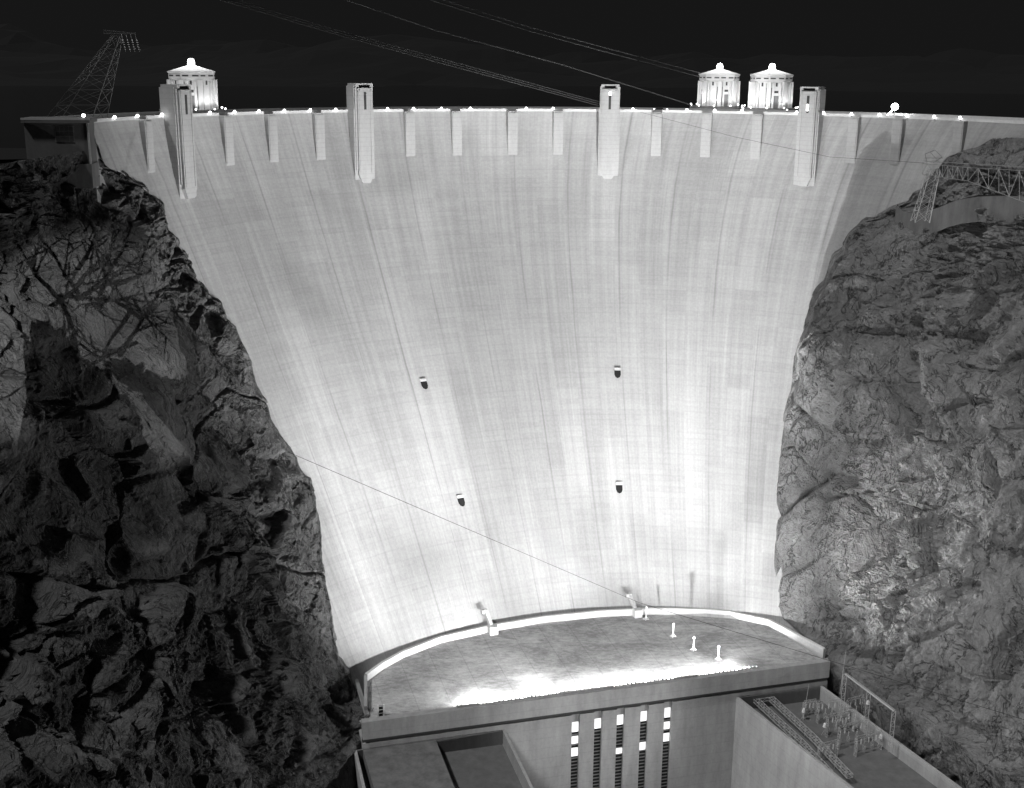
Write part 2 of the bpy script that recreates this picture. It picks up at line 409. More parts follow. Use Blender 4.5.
zones = ((0, 178, 'left of the leftmost elevator tower'), (178, 361, 'between first and second elevator towers'), (361, 610, 'between the two middle elevator towers'),
         (610, 812, 'between third and fourth elevator towers'), (812, 1100, 'right of the rightmost elevator tower'))
lp0 = crest_lamp(); cnt = {}
for i, px in enumerate(lampx):
    t = lp0 if i == 0 else copy_tree(lp0)
    th = th_of_x(px); t.location = W(R0 * sin(th), VC + R0 * cos(th), ZC); t.rotation_euler = (0, 0, PHI - th)
    zn = next(z for z in zones if z[0] <= px < z[1]); k = cnt.get(zn, 0); cnt[zn] = k + 1
    t['label'] = 'crest globe lamp, %s from left of those %s' % (ORD[k], zn[2])
# the big floodlight on a pole by the right-hand end
th = th_of_x(881); p = W((R0 + 9) * sin(th), VC + (R0 + 9) * cos(th), ZC - .45)
t = thing('pole_floodlight', 'large glaring floodlight on a short pole at the right end of the crest', 'floodlight', p, PHI - th)
MB().bar((0, 0, 0), (0, 0, 2.6), .14, 8).build('pole', M_DSTEEL, t)
MB().lathe([(.3, 0), (.9, .35), (1.15, 1.0), (1.1, 1.5), (.7, 2.0), (.2, 2.2)], 16, (0, 0, 2.3)).build('lamp_head', M_FLOODL, t, True)
MB().bar((-1.7, -2.2, .2), (-.6, -.4, 2.2), .2, 8).build('glowing_brace', M_GLOBE, t)  # brace is no lamp; the floodlight falling on it is put in as glow
# car crossing the dam, a kiosk
t = thing('parked_car', 'small dark car on the roadway right of the third elevator tower, lamps lit', 'car', W((R0 + 3) * sin(th_of_x(660)), VC + (R0 + 3) * cos(th_of_x(660)), ZC - .45), PHI - th_of_x(660))
m = MB(); m.add([(-2.3, -.85, .45), (2.3, -.85, .45), (2.3, .85, .45), (-2.3, .85, .45), (-2.3, -.85, 1.05), (2.3, -.85, .95), (2.3, .85, .95), (-2.3, .85, 1.05)],
                [(0, 3, 2, 1), (4, 5, 6, 7), (0, 1, 5, 4), (1, 2, 6, 5), (2, 3, 7, 6), (3, 0, 4, 7)])
m.add([(-1.8, -.8, 1.0), (1.0, -.8, 1.0), (1.0, .8, 1.0), (-1.8, .8, 1.0), (-1.4, -.65, 1.75), (.5, -.65, 1.75), (.5, .65, 1.75), (-1.4, .65, 1.75)],
      [(0, 3, 2, 1), (4, 5, 6, 7), (0, 1, 5, 4), (1, 2, 6, 5), (2, 3, 7, 6), (3, 0, 4, 7)])
m.build('body', M_LOUV, t)
for x in (-1.5, 1.5):
    for y in (-.8, .8):
        MB().bar((x, y - .1, .36), (x, y + .1, .36), .36, 12).build('wheel', M_BLACK, t)
for x in (-2.3, 2.3): MB().box(x - .12, x + .12, -.7, .7, .8, 1.2).build('headlight', M_GLOBE, t)

# ------------------------------------------------------------------ intake towers in the reservoir
def intake_tower(label, px, depth, r, rz):
    top = at_d(px, 0, depth); x, y = ray(px, 80).x * depth, 0
    base = ray(px, 104); base = base * (depth); zb = -17.3
    loc = Vector((base.x, base.y, zb))
    t = thing('intake_tower', label, 'tower', loc, rz, 'white intake towers behind the dam')
    n = 8; k = r / 10.
    H = 15.6 * k
    def ngon(R, z0, z1, m_): return m_.lathe([(R, z0), (R, z1)], n)
    m = MB(); ngon(r * .97, 0, H * .97, m)
    m.build('shaft', M_PALE, t)
    f = MB()
    for i in range(n):                                        # fins at the corners and on the faces
        a = 2 * pi * (i + .5) / n
        c, s_ = cos(a), sin(a)
        for da, wd, dp, z1 in ((0, 1.0, 1.5, .80), (-.2, .45, .9, .76), (.2, .45, .9, .76)):
            c, s_ = cos(a + da), sin(a + da); R = r * (.99 if da == 0 else .95)
            q = MB(); q.box(R - .9, R + dp * k * .6, -wd * k, wd * k, 0, H * z1)
            f.add([(c * vx - s_ * vy, s_ * vx + c * vy, vz) for vx, vy, vz in q.v], q.f)
    f.build('fin', M_PALE, t)
    m = MB(); m.lathe([(r * .98, H * .80), (r * 1.02, H * .83), (r * 1.02, H * .97), (r * 1.06, H * .985), (r * 1.06, H * 1.02), (r * .96, H * 1.03)], n).build('crown', M_PALE, t)
    m = MB(); m.lathe([(r * .98, H * 1.03), (r * .22, H * 1.17)], n); m.build('roof', M_PALE, t)
    m = MB(); m.lathe([(r * .16, H * 1.165), (r * .16, H * 1.27), (r * .12, H * 1.34), (r * .05, H * 1.36)], n); m.build('beacon', M_BEACON, t)
    ap = r * cos(pi / n)
    for i in range(n):
        a = 2 * pi * i / n; c, s_ = cos(a), sin(a)
        def put(nm, mt, R, x0, x1, z0, z1, dep=.25, par=t):
            q = MB(); q.box(R - .3, R + dep, x0, x1, z0, z1)
            o = MB().add([(c * vx - s_ * vy, s_ * vx + c * vy, vz) for vx, vy, vz in q.v], q.f).build(nm, mt, par); return o
        for yy in (-.21, .21): put('louvre', M_LOUV, ap * 1.02, r * (yy - .13), r * (yy + .13), H * .885, H * .925, .04)
        for yy in (-.23, .23): put('recess_shade', M_WALLD, ap * .97, r * (yy - .045), r * (yy + .045), H * .02, H * .62, .06)  # shade between the fins put in as darker flat strips
        put('window', M_LOUV, ap * .97, -r * .045, r * .045, H * .66, H * .775, .06)
        if i % 2 == 1: continue
        put('door', M_DARKC, ap * .97, -r * .12, r * .12, 0, H * .38, .1)
        put('door_grille', M_LOUV, ap * .97, -r * .1, r * .1, H * .46, H * .53, .1)
    m = MB(); m.lathe([(r * 1.0, -12), (r * 1.0, -1.4), (r * 1.45, -1.3), (r * 1.45, -.05), (r * .9, 0)], 24); m.build('platform', M_DARKC, t)
    # ring of floodlights at the foot, each with its lamp
    for i in range(6):
        a = rz * -1 - pi / 2 + (i - 2.5) * .62; R = r * 1.38
        o = MB().lathe([(.18, 0), (.3, .2), (.3, .5), (.1, .6)], 8, (R * cos(a), R * sin(a), 0)).build('foot_lamp', M_GLOBE, t)
        lamp('tower_spot', 'SPOT', (R * cos(a) * 1.03, R * sin(a) * 1.03, .9), 2600 * k * k, t, (r * .8 * cos(a), r * .8 * sin(a), H * .8), 120, .8, .3)
    lamp('beacon_light', 'POINT', (0, 0, H * 1.6), 9000 * k * k, t, radius=.6)
    for du in (-22, 22):                                       # fill spots added above the crest to light the tower evenly
        thc = atan2(UV(loc)[0], UV(loc)[1] - VC) + du / R0; q = W((R0 + 13.4) * sin(thc), VC + (R0 + 13.4) * cos(thc), ZC + 2)
        lamp('intake_fill', 'SPOT', q, FLI * (loc - q).length ** 2 / 1e4, None, loc + Vector((0, 0, H * .6)), 26, .6, .3)
    return t
FLI = 1.0e5
intake_tower('largest white intake tower with glowing beacon, behind the leftmost elevator tower', 193.5, 505, 9.6, .18)
intake_tower('floodlit white intake tower, left one of the pair at right', 718, 612, 9.7, .28)
intake_tower('floodlit white intake tower, right one of the pair, nearest the rightmost elevator tower', 770, 585, 9.7, .10)
gl = (((691, 104, 590), 'left of the left paired intake tower, on its platform'), ((697, 104, 590), 'touching the left foot of the left paired intake tower'),
      ((738, 104.5, 585), 'between the paired intake towers, upper left one'), ((743, 108.5, 560), 'between the paired intake towers, lower right one'),
      ((752, 112.5, 470), 'under the left edge of the right paired intake tower'), ((768, 113, 470), 'under the door of the right paired intake tower'),
      ((787, 110, 560), 'at the right foot of the right paired intake tower'), ((162, 107.5, 500), 'at the left foot of the left intake tower, beside the elevator tower'),
      ((222, 107.5, 500), 'at the right foot of the left intake tower'))
g0 = None
for (px, py, d), lb in gl:
    if g0 is None:
        g0 = thing('platform_lamp', '', 'lamp', group='small lamps round the intake towers')
        MB().bar((0, 0, -3.5), (0, 0, -.3), .12, 6).build('post', M_DSTEEL, g0); MB().lathe([(.12, -.35), (.36, -.12), (.36, .15), (.12, .36)], 10).build('globe', M_GLOBE, g0, True); g = g0
    else: g = copy_tree(g0)
    g.location = at_d(px, py, d); g['label'] = 'small bright lamp ' + lb

# ------------------------------------------------------------------ powerhouse
ZR = -165.4; ZT = -164.4
ph = thing('powerhouse', 'low concrete powerhouse at the foot of the dam with a wide flat roof', 'building', W(0, 0, -215), PHI)
def PL(px, py, z): u, v = UV(at_z(px, py, z)); return (u, v)
back = [PL(*q, ZR) for q in ((367.5, 713), (367.5, 681), (384, 669), (403.5, 658), (441.5, 643), (490, 632), (543, 623), (600, 617.2), (616, 616.4), (650, 614.6), (680, 614.8), (705, 615.6), (730.5, 617.6), (768.6, 625.8), (823, 655))]
def sm(line, n=4):
    out = []
    for i in range(len(line) - 1):
        for k in range(n): f = k / n; out.append((line[i][0] + (line[i + 1][0] - line[i][0]) * f, line[i][1] + (line[i + 1][1] - line[i][1]) * f))
    return out + [line[-1]]
FL, FR = -67.6, 67.8
O = 215.
MB().prism([(FL, .9)] + [(back[0][0] - .2, 1.2)] + back[1:-1] + [(FR, .9)], ZR + O - 2.5, ZR + O).build('roof', M_ROOF, ph)
bp = MB().wall(sm(back[:2], 3), .9, ZR + O - 6, ZR + O + 2.0)
bp.build('roof_parapet', M_FAC, ph)
MB().wall(sm(back[1:-2], 3), .9, ZR + O - 6, ZR + O + 2.1).build('roof_parapet', M_PARA, ph)
MB().wall(sm(back[-3:], 4), .9, ZR + O - 6, ZR + O + 2.0).build('roof_parapet', M_PARA, ph)
MB().box(FL, FR, -1.1, .9, ZT + O - 5.1, ZT + O).build('cornice', M_FAC, ph)
MB().box(FL, FR, -.1, .9, ZT + O - 6.5, ZT + O - 5.1).build('shadow_course', M_LOUV, ph)  # shade under the cornice put in as a dark strip
wx = [-8.9, -2.35, 4.2, 11.2, 18.3]
m = MB(); m.box(FL, wx[0] - 1.15, -.5, 14, 0, ZT + O - 6.5); m.box(wx[-1] + 1.15, FR, -.5, 14, 0, ZT + O - 6.5)
for a, b in zip(wx, wx[1:]): m.box(a + 1.15, b - 1.15, -.5, 14, 0, ZT + O - 6.5)
m.box(wx[0] - 1.15, wx[-1] + 1.15, .7, 14, 0, ZT + O - 6.5)
m.build('front_wall', M_FAC, ph)
wz = [-173.3, -173.2, -173.0, -172.9, -172.8]
for i, x in enumerate(wx):
    f = MB().box(x - 1.12, x + 1.12, .5, .68, 12, ZT + O - 6.6).build('window', M_FAC, ph)
    z = wz[i] + O - .3
    MB().box(x - 1.05, x + 1.05, .36, .48, z - 3.0, z).build('lit_pane', M_LIT, f)
    lv = MB(); z2 = z - 3.05; zb = 14.
    panes = []
    if i in (0, 4): panes = [(z2 - 1.3, z2 - 3.6), (z2 - 4.9, z2 - 7.5)]
    elif i == 2: panes = [(z2 - 7.2, z2 - 9.)]
    elif i == 3: panes = [(z2 - 6.6, z2 - 9.)]
    for a, b in panes: MB().box(x - 1.05, x + 1.05, .36, .48, b + O * 0, a).build('lit_pane', M_LIT, f)
    lv.box(x - 1.08, x + 1.08, .485, .495, zb, z2)
    lv.build('dark_pane', M_BLACK, f)
    br = MB(); zz = z2 - .9
    while zz > zb:
        if not any(b < zz < a for a, b in panes): br.box(x - 1.05, x + 1.05, .3, .46, zz, zz + .3)
        elif br.v: br.build('louvre', M_DSTEEL, f); br = MB()
        zz -= 1.05
    br.build('louvre', M_DSTEEL, f)
rp0 = None; x = -42.
while x < 46:
    if rp0 is None: q = rp0 = MB().box(-.13, .13, .55, .8, 0, .75).build('railing_post', M_DSTEEL, ph)
    else: q = rp0.copy(); COL.objects.link(q)
    q.location = (x, 0, ZT + O); x += 1.15
for x0, x1 in ((-42, -36), (-13, 2), (20, 27)): MB().box(x0, x1, .2, .54, ZT + O, ZT + O + .5).build('coping_block', M_FAC, ph)
# conduit and duct runs on the roof's left end
m = MB(); m.box(-66.2, -65.2, 3, 23, ZR + O, ZR + O + .8); m.bar((-66.4, 1.5, ZR + O + .5), (-64.2, 1.5, ZR + O + 3.4), .16); m.bar((-66.6, 9, ZR + O + .4), (-63.9, 5.5, ZR + O + .4), .2); m.bar((-66.3, 2.0, ZR + O + 1), (-66.3, 16, ZR + O + 1), .25)
m.build('roof_pipe', M_DSTEEL, ph)

# wings running downstream: the right one carries the switchyard
def wing(u0a, u1a, u0b, u1b, L, z, label_roof, inner_left):
    m = MB(); par = MB()
    def at(q, s): a, b = (u0a, u0b), (u1a, u1b); return (a[0] + (a[1] - a[0]) * s if q == 0 else b[0] + (b[1] - b[0]) * s, -.55 - L * s)
    A0, A1, B0, B1 = at(0, 0), at(0, 1), at(1, 0), at(1, 1)
    MB().prism([A0, B0, B1, A1], 0, z + O - 4.2).build('wing_block', M_FAC, ph)
    MB().wall([A0, A1], .8, z + O - 4.19, z + O).build('wing_parapet', M_FAC, ph)
    MB().wall([B1, B0], .8, z + O - 4.19, z + O).build('wing_parapet', M_FAC, ph)
    i0, i1 = (A0[0] + .9, A0[1]), (B0[0] - .9, B0[1]); j0, j1 = (A1[0] + .9, A1[1]), (B1[0] - .9, B1[1])
    if u0a < 0: MB().prism([(FL, -.6), (-48.2, -.6), (-48.2, -40), (FL, -40)], z + O - 4.17, z + O - .06).build('wing_block', M_WALLD, ph)
    MB().prism([i0, i1, j1, j0], z + O - 4.18, z + O - 4.1).build('wing_roof', M_DARKC, ph)
    MB().box(i0[0], i1[0], -1.0, -.56, z + O - 4.1, z + O + .05).build('wing_parapet', M_DARKC, ph)
wing(39.0, 66.2, 54.5, 79.5, 95, -172.2, '', True)
wing(-70., -29., -72., -30., 95, -172.4, '', False)

# roof furniture
b0 = None
for (px, py), lb in (((493, 633), 'small pale bulkhead on the curved roof parapet, left of the two'), ((637, 616), 'small pale bulkhead on the curved roof parapet, right of the two, near the lamp stands')):
    u, v = PL(px, py, ZR)
    if b0 is None:
        b0 = thing('roof_bulkhead', '', 'bulkhead', group='bulkheads on the powerhouse roof edge')
        MB().box(-1.25, 1.25, -1.1, 1.1, 0, 2.5).build('box', M_PARA, b0)
        m = MB(); m.bar((-.5, .9, 2.4), (-1.6, 4.0, 6.2), .75); m.box(-2.6, -1.0, 3.2, 4.4, 5.2, 6.4); m.build('duct', M_CON, b0); g = b0
    else: g = copy_tree(b0)
    g.location = W(u, v - .4, ZR); g.rotation_euler = (0, 0, PHI); g['label'] = lb
b0 = None
for (px, py), lb in (((646, 619.5), 'white lamp stand nearest the curved parapet of the powerhouse roof'), ((673, 636.5), 'white lamp stand on the roof, second from the curved parapet'),
                     ((693.5, 650), 'white lamp stand on the roof, third from the curved parapet'), ((718, 659.5), 'white lamp stand in the brightest glow, nearest the front edge')):
    if b0 is None:
        b0 = thing('lamp_stand', '', 'lamp stand', group='white lamp stands on the powerhouse roof')
        MB().bar((0, 0, 0), (0, 0, 3.9), .2, 6).build('post', M_WHITE, b0)
        m = MB(); m.bar((-.95, .2, .12), (.95, -.2, .12), .13); m.bar((-.2, -.95, .12), (.2, .95, .12), .13); m.bar((-.8, 0, .15), (0, 0, 1.1), .08); m.bar((.8, 0, .15), (0, 0, 1.1), .08); m.build('foot', M_WHITE, b0)
        MB().lathe([(.26, 3.75), (.4, 4.05), (.26, 4.4)], 8).build('lamp_head', M_WHITE, b0); g = b0
    else: g = copy_tree(b0)
    g.location = at_z(px, py, ZR); g['label'] = lb
t = thing('access_ladder', 'white ladder hatch frame standing on the dim left end of the roof', 'ladder', at_z(381, 716, ZR), PHI)
for x in (-.75, .75): MB().box(x - .18, x + .18, -.15, .15, 0, 3.3).build('rail', M_WHITE, t)
MB().box(-.55, .55, -.06, .06, 0, 3.0).build('hatch', M_BLACK, t)
m = MB()
for k in range(3): m.box(-.6, .6, -.1, .1, .8 + k, .95 + k)
m.build('rung', M_WHITE, t)

# floodlights behind the front edge of the roof
FLOOD = []
f0 = None
specs = [(-38, 'base', 0), (-28, 'base', 0), (-18, 'top', 0), (-8, 'base', 0), (2, 'top', 0), (12, 'base', 0), (19, 'key', 0), (25, 'key', 0), (32, 'base', 0), (40, 'base', 0)]
names = ['leftmost', 'second from left', 'third from left', 'fourth from left', 'fifth from left', 'fifth from right', 'fourth from right', 'third from right', 'second from right', 'rightmost']
for i, (u, k, _) in enumerate(specs):
    if f0 is None:
        f0 = thing('roof_floodlight', '', 'floodlight', group='floodlights behind the front roof edge')
        MB().lathe([(.12, 0), (.34, .1), (.42, .5), (.42, .56)], 12).build('housing', M_DSTEEL, f0)
        MB().lathe([(.36, .565), (.2, .62)], 12).build('lens', M_FLOODL, f0); g = f0
    else: g = copy_tree(f0)
    g.location = W(u, 1.6, ZR); g.rotation_euler = (0, 0, PHI); g['label'] = 'floodlight behind the front edge of the powerhouse roof, %s of the row' % names[i]
BANK = ((-34, -40, 24, 58, 0.076), (-34, -40, 34, 58, 0.087), (-34, -40, 44, 76, 0.038), (-14, -35, 16, 76, 0.131), (-14, -25, 24, 58, 0.056), (-14, -25, 54, 58, 0.083), (-14, -10, 8, 58, 0.07), (0, -30, 24, 76, 0.055),
        (0, -30, 44, 58, 1.16), (0, -15, 44, 76, 0.279), (0, 0, 44, 58, 0.395), (12, -10, 24, 58, 0.251), (12, 5, 24, 58, 0.084), (12, 5, 44, 58, 0.201), (24, 5, 54, 76, 0.345), (27, 15, 24, 76, 0.025),
        (27, 15, 34, 76, 0.265), (27, 15, 44, 58, 0.564), (27, 15, 54, 58, 1.001), (27, 15, 54, 76, 0.071), (34, 24, 34, 58, 0.081), (34, 24, 54, 58, 0.29), (34, 30, 24, 58, 0.006), (34, 38, 16, 58, 0.008),
        (34, 46, 16, 58, 0.12), (-34, -20, 44, 58, 0.343))
for u, az, e, cone, pw in BANK:                       # the banks of floodlights: place in the row, bearing, tilt, beam, power
    a_, e_ = radians(az), radians(e); p = W(u, 1.6, ZR + 1.0)
    lamp('dam_flood', 'SPOT', p, pw * 1.0e6, None, W(u + 100 * sin(a_) * cos(e_), 1.6 + 100 * cos(a_) * cos(e_), p.z + 100 * sin(e_)), cone, 1., .35)
for k in range(9):                                   # the row of roof-edge lamps seen as one bright strip
    u = -36 + 9.2 * k; l = bpy.data.lights.new('edge_flood', 'AREA'); l.shape = 'RECTANGLE'; l.size = 8.8; l.size_y = .5; l.energy = (.8e4, .4e4, .36e4, .36e4, .45e4, .45e4, .45e4, .45e4, .35e4)[k]
    o = bpy.data.objects.new('edge_flood', l); COL.objects.link(o); o.location = W(u, 1.5, ZR + 1.7)
    n_ = (W(u, 21.5, 0) - W(u, 1.5, 0)); n_.z = 3; o.rotation_euler = n_.to_track_quat('-Z', 'Z').to_euler()
# floods lighting the powerhouse front and wings, with added fills for the canyon walls
lamp('fill_flood', 'SPOT', W(-31, -62, -170), 7e4, None, W(20, 0, -178), 100, 1., .4)
lamp('fill_flood', 'SPOT', W(44, -45, -170), 7e4, None, W(-38, 0, -172), 90, 1., .4)  # added fill for the left part of the front
lamp('fill_flood', 'SPOT', W(-20, -85, -200), 3e4, None, W(44, -20, -180), 80, 1., .4)
lamp('fill_flood', 'SPOT', W(-45, -60, -168), 1.7e5, None, W(108, -25, -92), 74, 1., .4)  # added fill for the right canyon wall
a_, e_ = radians(97), radians(38)
lamp('fill_flood', 'SPOT', W(41, 1.6, ZR + 1), 3.4e5, None, W(41 + 100 * sin(a_) * cos(e_), 1.6 + 100 * cos(a_) * cos(e_), ZR + 1 + 100 * sin(e_)), 72, 1., .35)  # raking fill added at the roof edge to bring out the right wall
lamp('fill_flood', 'SPOT', W(43, -60, -170), 2.8e5, None, W(-95, -40, -125), 100, 1., .4)  # added fill for the lower left canyon wall
q_ = Vector((-62, 60, -18)); a_, e_ = radians(42), radians(-16)      # added fill over the left bank, washes the right-hand wall
lamp('bank_fill', 'SPOT', q_, 1.6e6, None, q_ + Vector((sin(a_) * cos(e_), cos(a_) * cos(e_), sin(e_))) * 100, 42, 1., .5)

# ------------------------------------------------------------------ canyon walls
def fbm(p, sc, oct_=4, gain=.5, az=1.):
    v = 0; a = 1; s_ = sc
    for _ in range(oct_):
        v += a * noise.noise(Vector((p[0] * s_, p[1] * s_, p[2] * s_ * az)) + Vector((_ * 17.3, 5.1, 2.2))); a *= gain; s_ *= 2.03
    return v
def crack(q, k=5.): return max(0., 1 - abs(noise.noise(q)) * k)
def facet(x, y, z, A, G, k, w=0.):                     # broken faces: every cell a plane of its own height and tilt
    q = Vector((x, y, z)); d, pts = noise.voronoi(q)
    def h(c):
        r = noise.cell_vector(c * 7.13 + Vector((k, 0, 0)))
        return A * (noise.cell(c * 3.31 + Vector((0, k, 0))) - .5) + G * ((r.x - .5) * (q.x - c.x) + (r.y - .5) * (q.y - c.y) + (r.z - .5) * (q.z - c.z)) * 2
    e = d[1] - d[0]; v = h(pts[0])
    if w and e < w: f = .5 + .5 * e / w; f = f * f * (3 - 2 * f); v = v * f + h(pts[1]) * (1 - f)
    return v, e
def crag(p, side):
    fy = .62 if side < 0 else 1.
    x, y, z = p.x + p.z * .30 * side, (p.y + p.z * .2) * fy, p.z
    w1 = noise.noise(Vector((x * .02, y * .02, z * .02))) * 7; x += w1; z += w1 * .7
    w2 = noise.noise(Vector((x * .12, y * .12, z * .06)) + Vector((3, 9, 4))) * 1.6; x += w2; y -= w2
    big = 6. * fbm((x, y, z), .011, 3, .5, .8)
    f1, e1 = facet(x * .045, y * .045, z * .019, 3.4 if side < 0 else 5., 4. if side < 0 else 5.5, 1, .30); big += f1
    m_ = min(max(.55 + 1.5 * noise.noise(Vector((x, y, z * .7)) * .022 + Vector((3, 3, 3))), .12), 1.1)
    zs = .62 if side < 0 else 1.
    f2, e2 = facet(x * .125, y * .125, z * .055 * zs, 2.5, 3.4, 2, .22)
    f3, e3 = facet(x * .34, y * .34, z * .17 * zs, .95, 1.3, 3, .12)
    f4, e4 = facet(x * .9, y * .9, z * .42 * zs, .42, .6, 4)
    sm_ = .72 if side < 0 else 1.05
    v = f2 * (.6 + .6 * m_) + (f3 * (.25 + .95 * m_) + f4 * (.3 + 1.0 * m_)) * sm_ + .9
    v += .5 * (1 - abs(noise.noise(Vector((x, y, z * .3)) * .3)) * 2.4) * m_ + .22 * noise.noise(Vector((x, y, z * .6)) * 1.6)
    v -= 1.9 * m_ * max(0, 1 - e2 * 11) + 2.6 * max(0, 1 - e1 * 22)
    v -= 3.6 * m_ * crack(Vector((x, y, z * .3)) * .05 + Vector((1, 6, 2)), 9) ** 2
    if side > 0:                                          # deep clefts, standing ribs and hollows
        g = Vector((x, y, z * .22)); mk = min(max(.45 + 2.2 * noise.noise(Vector((x, y, z)) * .02 + Vector((7, 2, 9))), 0), 1)
        v -= 6.5 * mk * max(0, 1 - abs(noise.noise(g * .05 + Vector((2, 2, 6)))) * 9) ** 1.3
        v += 1.5 * (1 - abs(noise.noise(g * .10 + Vector((8, 1, 3)))) * 2.6) * (.4 + mk)
        v -= 14 * max(0, noise.noise(Vector((x, y, z * .8)) * .055 + Vector((5, 5, 1))) - .27)
    return big, v
SLABS = ((Vector((-105, 312, -62)), 25.), (Vector((-86, 293, -90)), 13.), (Vector((-93, 302, -76)), 12.))
def cliff(name, rim, npl, drift, length, side, m, ns, nw, label=None):
    # rim: line where the rock meets the dam (or the building); the wall runs downstream from it
    acc = [0]
    for k, (a, b) in enumerate(zip(rim, rim[1:])): acc.append(acc[-1] + (b[0] - a[0]).length * (.16 if k < npl else 1))
    def on(s_):
        for i in range(len(rim) - 1):
            if s_ <= acc[i + 1] or i == len(rim) - 2:
                f = (s_ - acc[i]) / max(acc[i + 1] - acc[i], 1e-6); return rim[i][0].lerp(rim[i + 1][0], f), rim[i][1] + (rim[i + 1][1] - rim[i][1]) * f
    vs = []; out = Vector((-side, -.25, .12)).normalized()
    for j in range(nw + 1):
        c, soft = on(acc[-1] * j / nw)
        for i in range(ns + 1):
            q = i / ns; s_ = -22 + (length + 22) * (q ** 1.15)
            p = c + (drift(c, s_) if s_ > 0 else Vector((c.x / c.y * -s_ - .0 * s_, -s_, 0)))
            r1 = min(max((s_ + 4) / 30, 0), 1); r2 = .6 + .4 * r1 if s_ > -3 else .3
            big, v = crag(p, side)
            for sc_, sr in SLABS:                                 # smooth sheared slabs in the left wall
                k = (p - sc_).length / sr
                if k < 1.25: v = .9 + (v - .9) * (.3 + .7 * min(max((k - .8) / .45, 0), 1))
            p = p + out * ((big - (5.2 if side > 0 else 2.2)) * r1 + (v - (3.4 if side > 0 else 1.2)) * r2) * soft
            p.z += (1 - soft) * 2.0 * fbm(p, .03, 4)
            vs.append(p)
    fs = [(j * (ns + 1) + i, j * (ns + 1) + i + 1, (j + 1) * (ns + 1) + i + 1, (j + 1) * (ns + 1) + i) for j in range(nw) for i in range(ns)]
    me = bpy.data.meshes.new(name); me.from_pydata([tuple(v) for v in vs], [], fs); me.update()
    o = bpy.data.objects.new(name, me); COL.objects.link(o); me.materials.append(m); o['kind'] = 'structure'
    if label: o['label'] = label
    return o, BVHTree.FromPolygons([tuple(v) for v in vs], fs)

# left wall
rim = []
for px, py in lpx:
    t_ = face_hit(px, py); rim.append((ray(px, py) * (t_ - 6.0), 1.))
top0 = rim[0][0]
rim = [(Vector((-420, 330, 30)), .1), (Vector((-230, 330, 2)), .15), (Vector((-150, 330, -26)), .2), (Vector((-122, 330, -26.5)), .25), (Vector((-112, 334, -25.0)), .4), (top0 + Vector((-1.5, -2, 1.2)), .6)] + rim
rim += [(Vector((-37, 294, -172)), .7), (Vector((-32, 290, -190)), .7), (Vector((-27, 286, -225)), .7)]
def drift_l(c, s_):
    k = min(max((c.z + 215) / 190, 0), 1)
    dx = -.06 - .17 * k
    return Vector((dx * s_ - .0004 * max(s_, 0) ** 2 * (.4 + k), -s_, -.03 * max(s_, 0) * (k > .95)))
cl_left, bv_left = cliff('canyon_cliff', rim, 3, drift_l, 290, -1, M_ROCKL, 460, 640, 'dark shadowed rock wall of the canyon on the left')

# right wall
def roff(y):
    tab = [(128, 3), (200, 9), (260, 24), (340, 30), (400, 22), (470, 10), (550, 5), (620, 2)]
    for (a, b), (c, d) in zip(tab, tab[1:]):
        if y <= c: return b + (d - b) * (y - a) / (c - a)
    return 2
rim = []
for px, py in rpx:
    t_ = face_hit(px, py); rim.append((ray(px, py) * (t_ - roff(py)), .3 if px > 940 else 1.))
rim = [(Vector((480, 300, 50)), .1), (Vector((260, 330, 8)), .2), (Vector((190, 355, -8)), .4)] + rim
rim += [(W(68, 14, -165.5), .35), (W(69.3, 4, -166), .25), (W(70.3, 2, -172), .3), (W(71.5, 1, -190), .5), (W(73, 0, -228), .8)]
def drift_r(c, s_):
    k = min(max((c.z + 215) / 190, 0), 1)
    return Vector(((.47 - .10 * k) * s_, -s_, 0))
cl_right, bv_right = cliff('canyon_cliff', rim, 3, drift_r, 140, 1, M_ROCK, 400, 680, 'moonlit craggy rock wall of the canyon on the right')

# river, reservoir, far ground
def sheet(name, pts, m):
    o = MB().add(pts, [tuple(range(len(pts)))]).build(name, m); o['kind'] = 'structure'; return o
sheet('river_water', [(-200, -400, -216), (250, -400, -216), (250, 420, -216), (-200, 420, -216)], M_WATER)
arc = [tuple(W(145 * sin(radians(a)), VC + 145 * cos(radians(a)), -22)) for a in range(84, -67, -4)]
sheet('reservoir_water', arc + [(-900, 420, -22), (-900, 2500, -22), (1200, 2500, -22), (1200, 400, -22)], M_WATER)
sheet('ground', [(-9000, -9000, -240), (9000, -9000, -240), (9000, 9000, -240), (-9000, 9000, -240)], M_HILL)
def hills():
    vs = []; nx, ny = 140, 24
    for j in range(ny + 1):
        for i in range(nx + 1):
            x = -2600 + 5400 * i / nx; y = 1250 + 1400 * j / ny
            z = -30 + 95 * (j / ny) ** .8 * (.55 + .9 * fbm(Vector((x, y, 0)), .0021, 5)) - (6 if j == 0 else 0)
            vs.append((x, y, z))
    fs = [(j * (nx + 1) + i, j * (nx + 1) + i + 1, (j + 1) * (nx + 1) + i + 1, (j + 1) * (nx + 1) + i) for j in range(ny) for i in range(nx)]
    o = MB().add(vs, fs).build('hills', M_HILL); o['kind'] = 'structure'
hills()

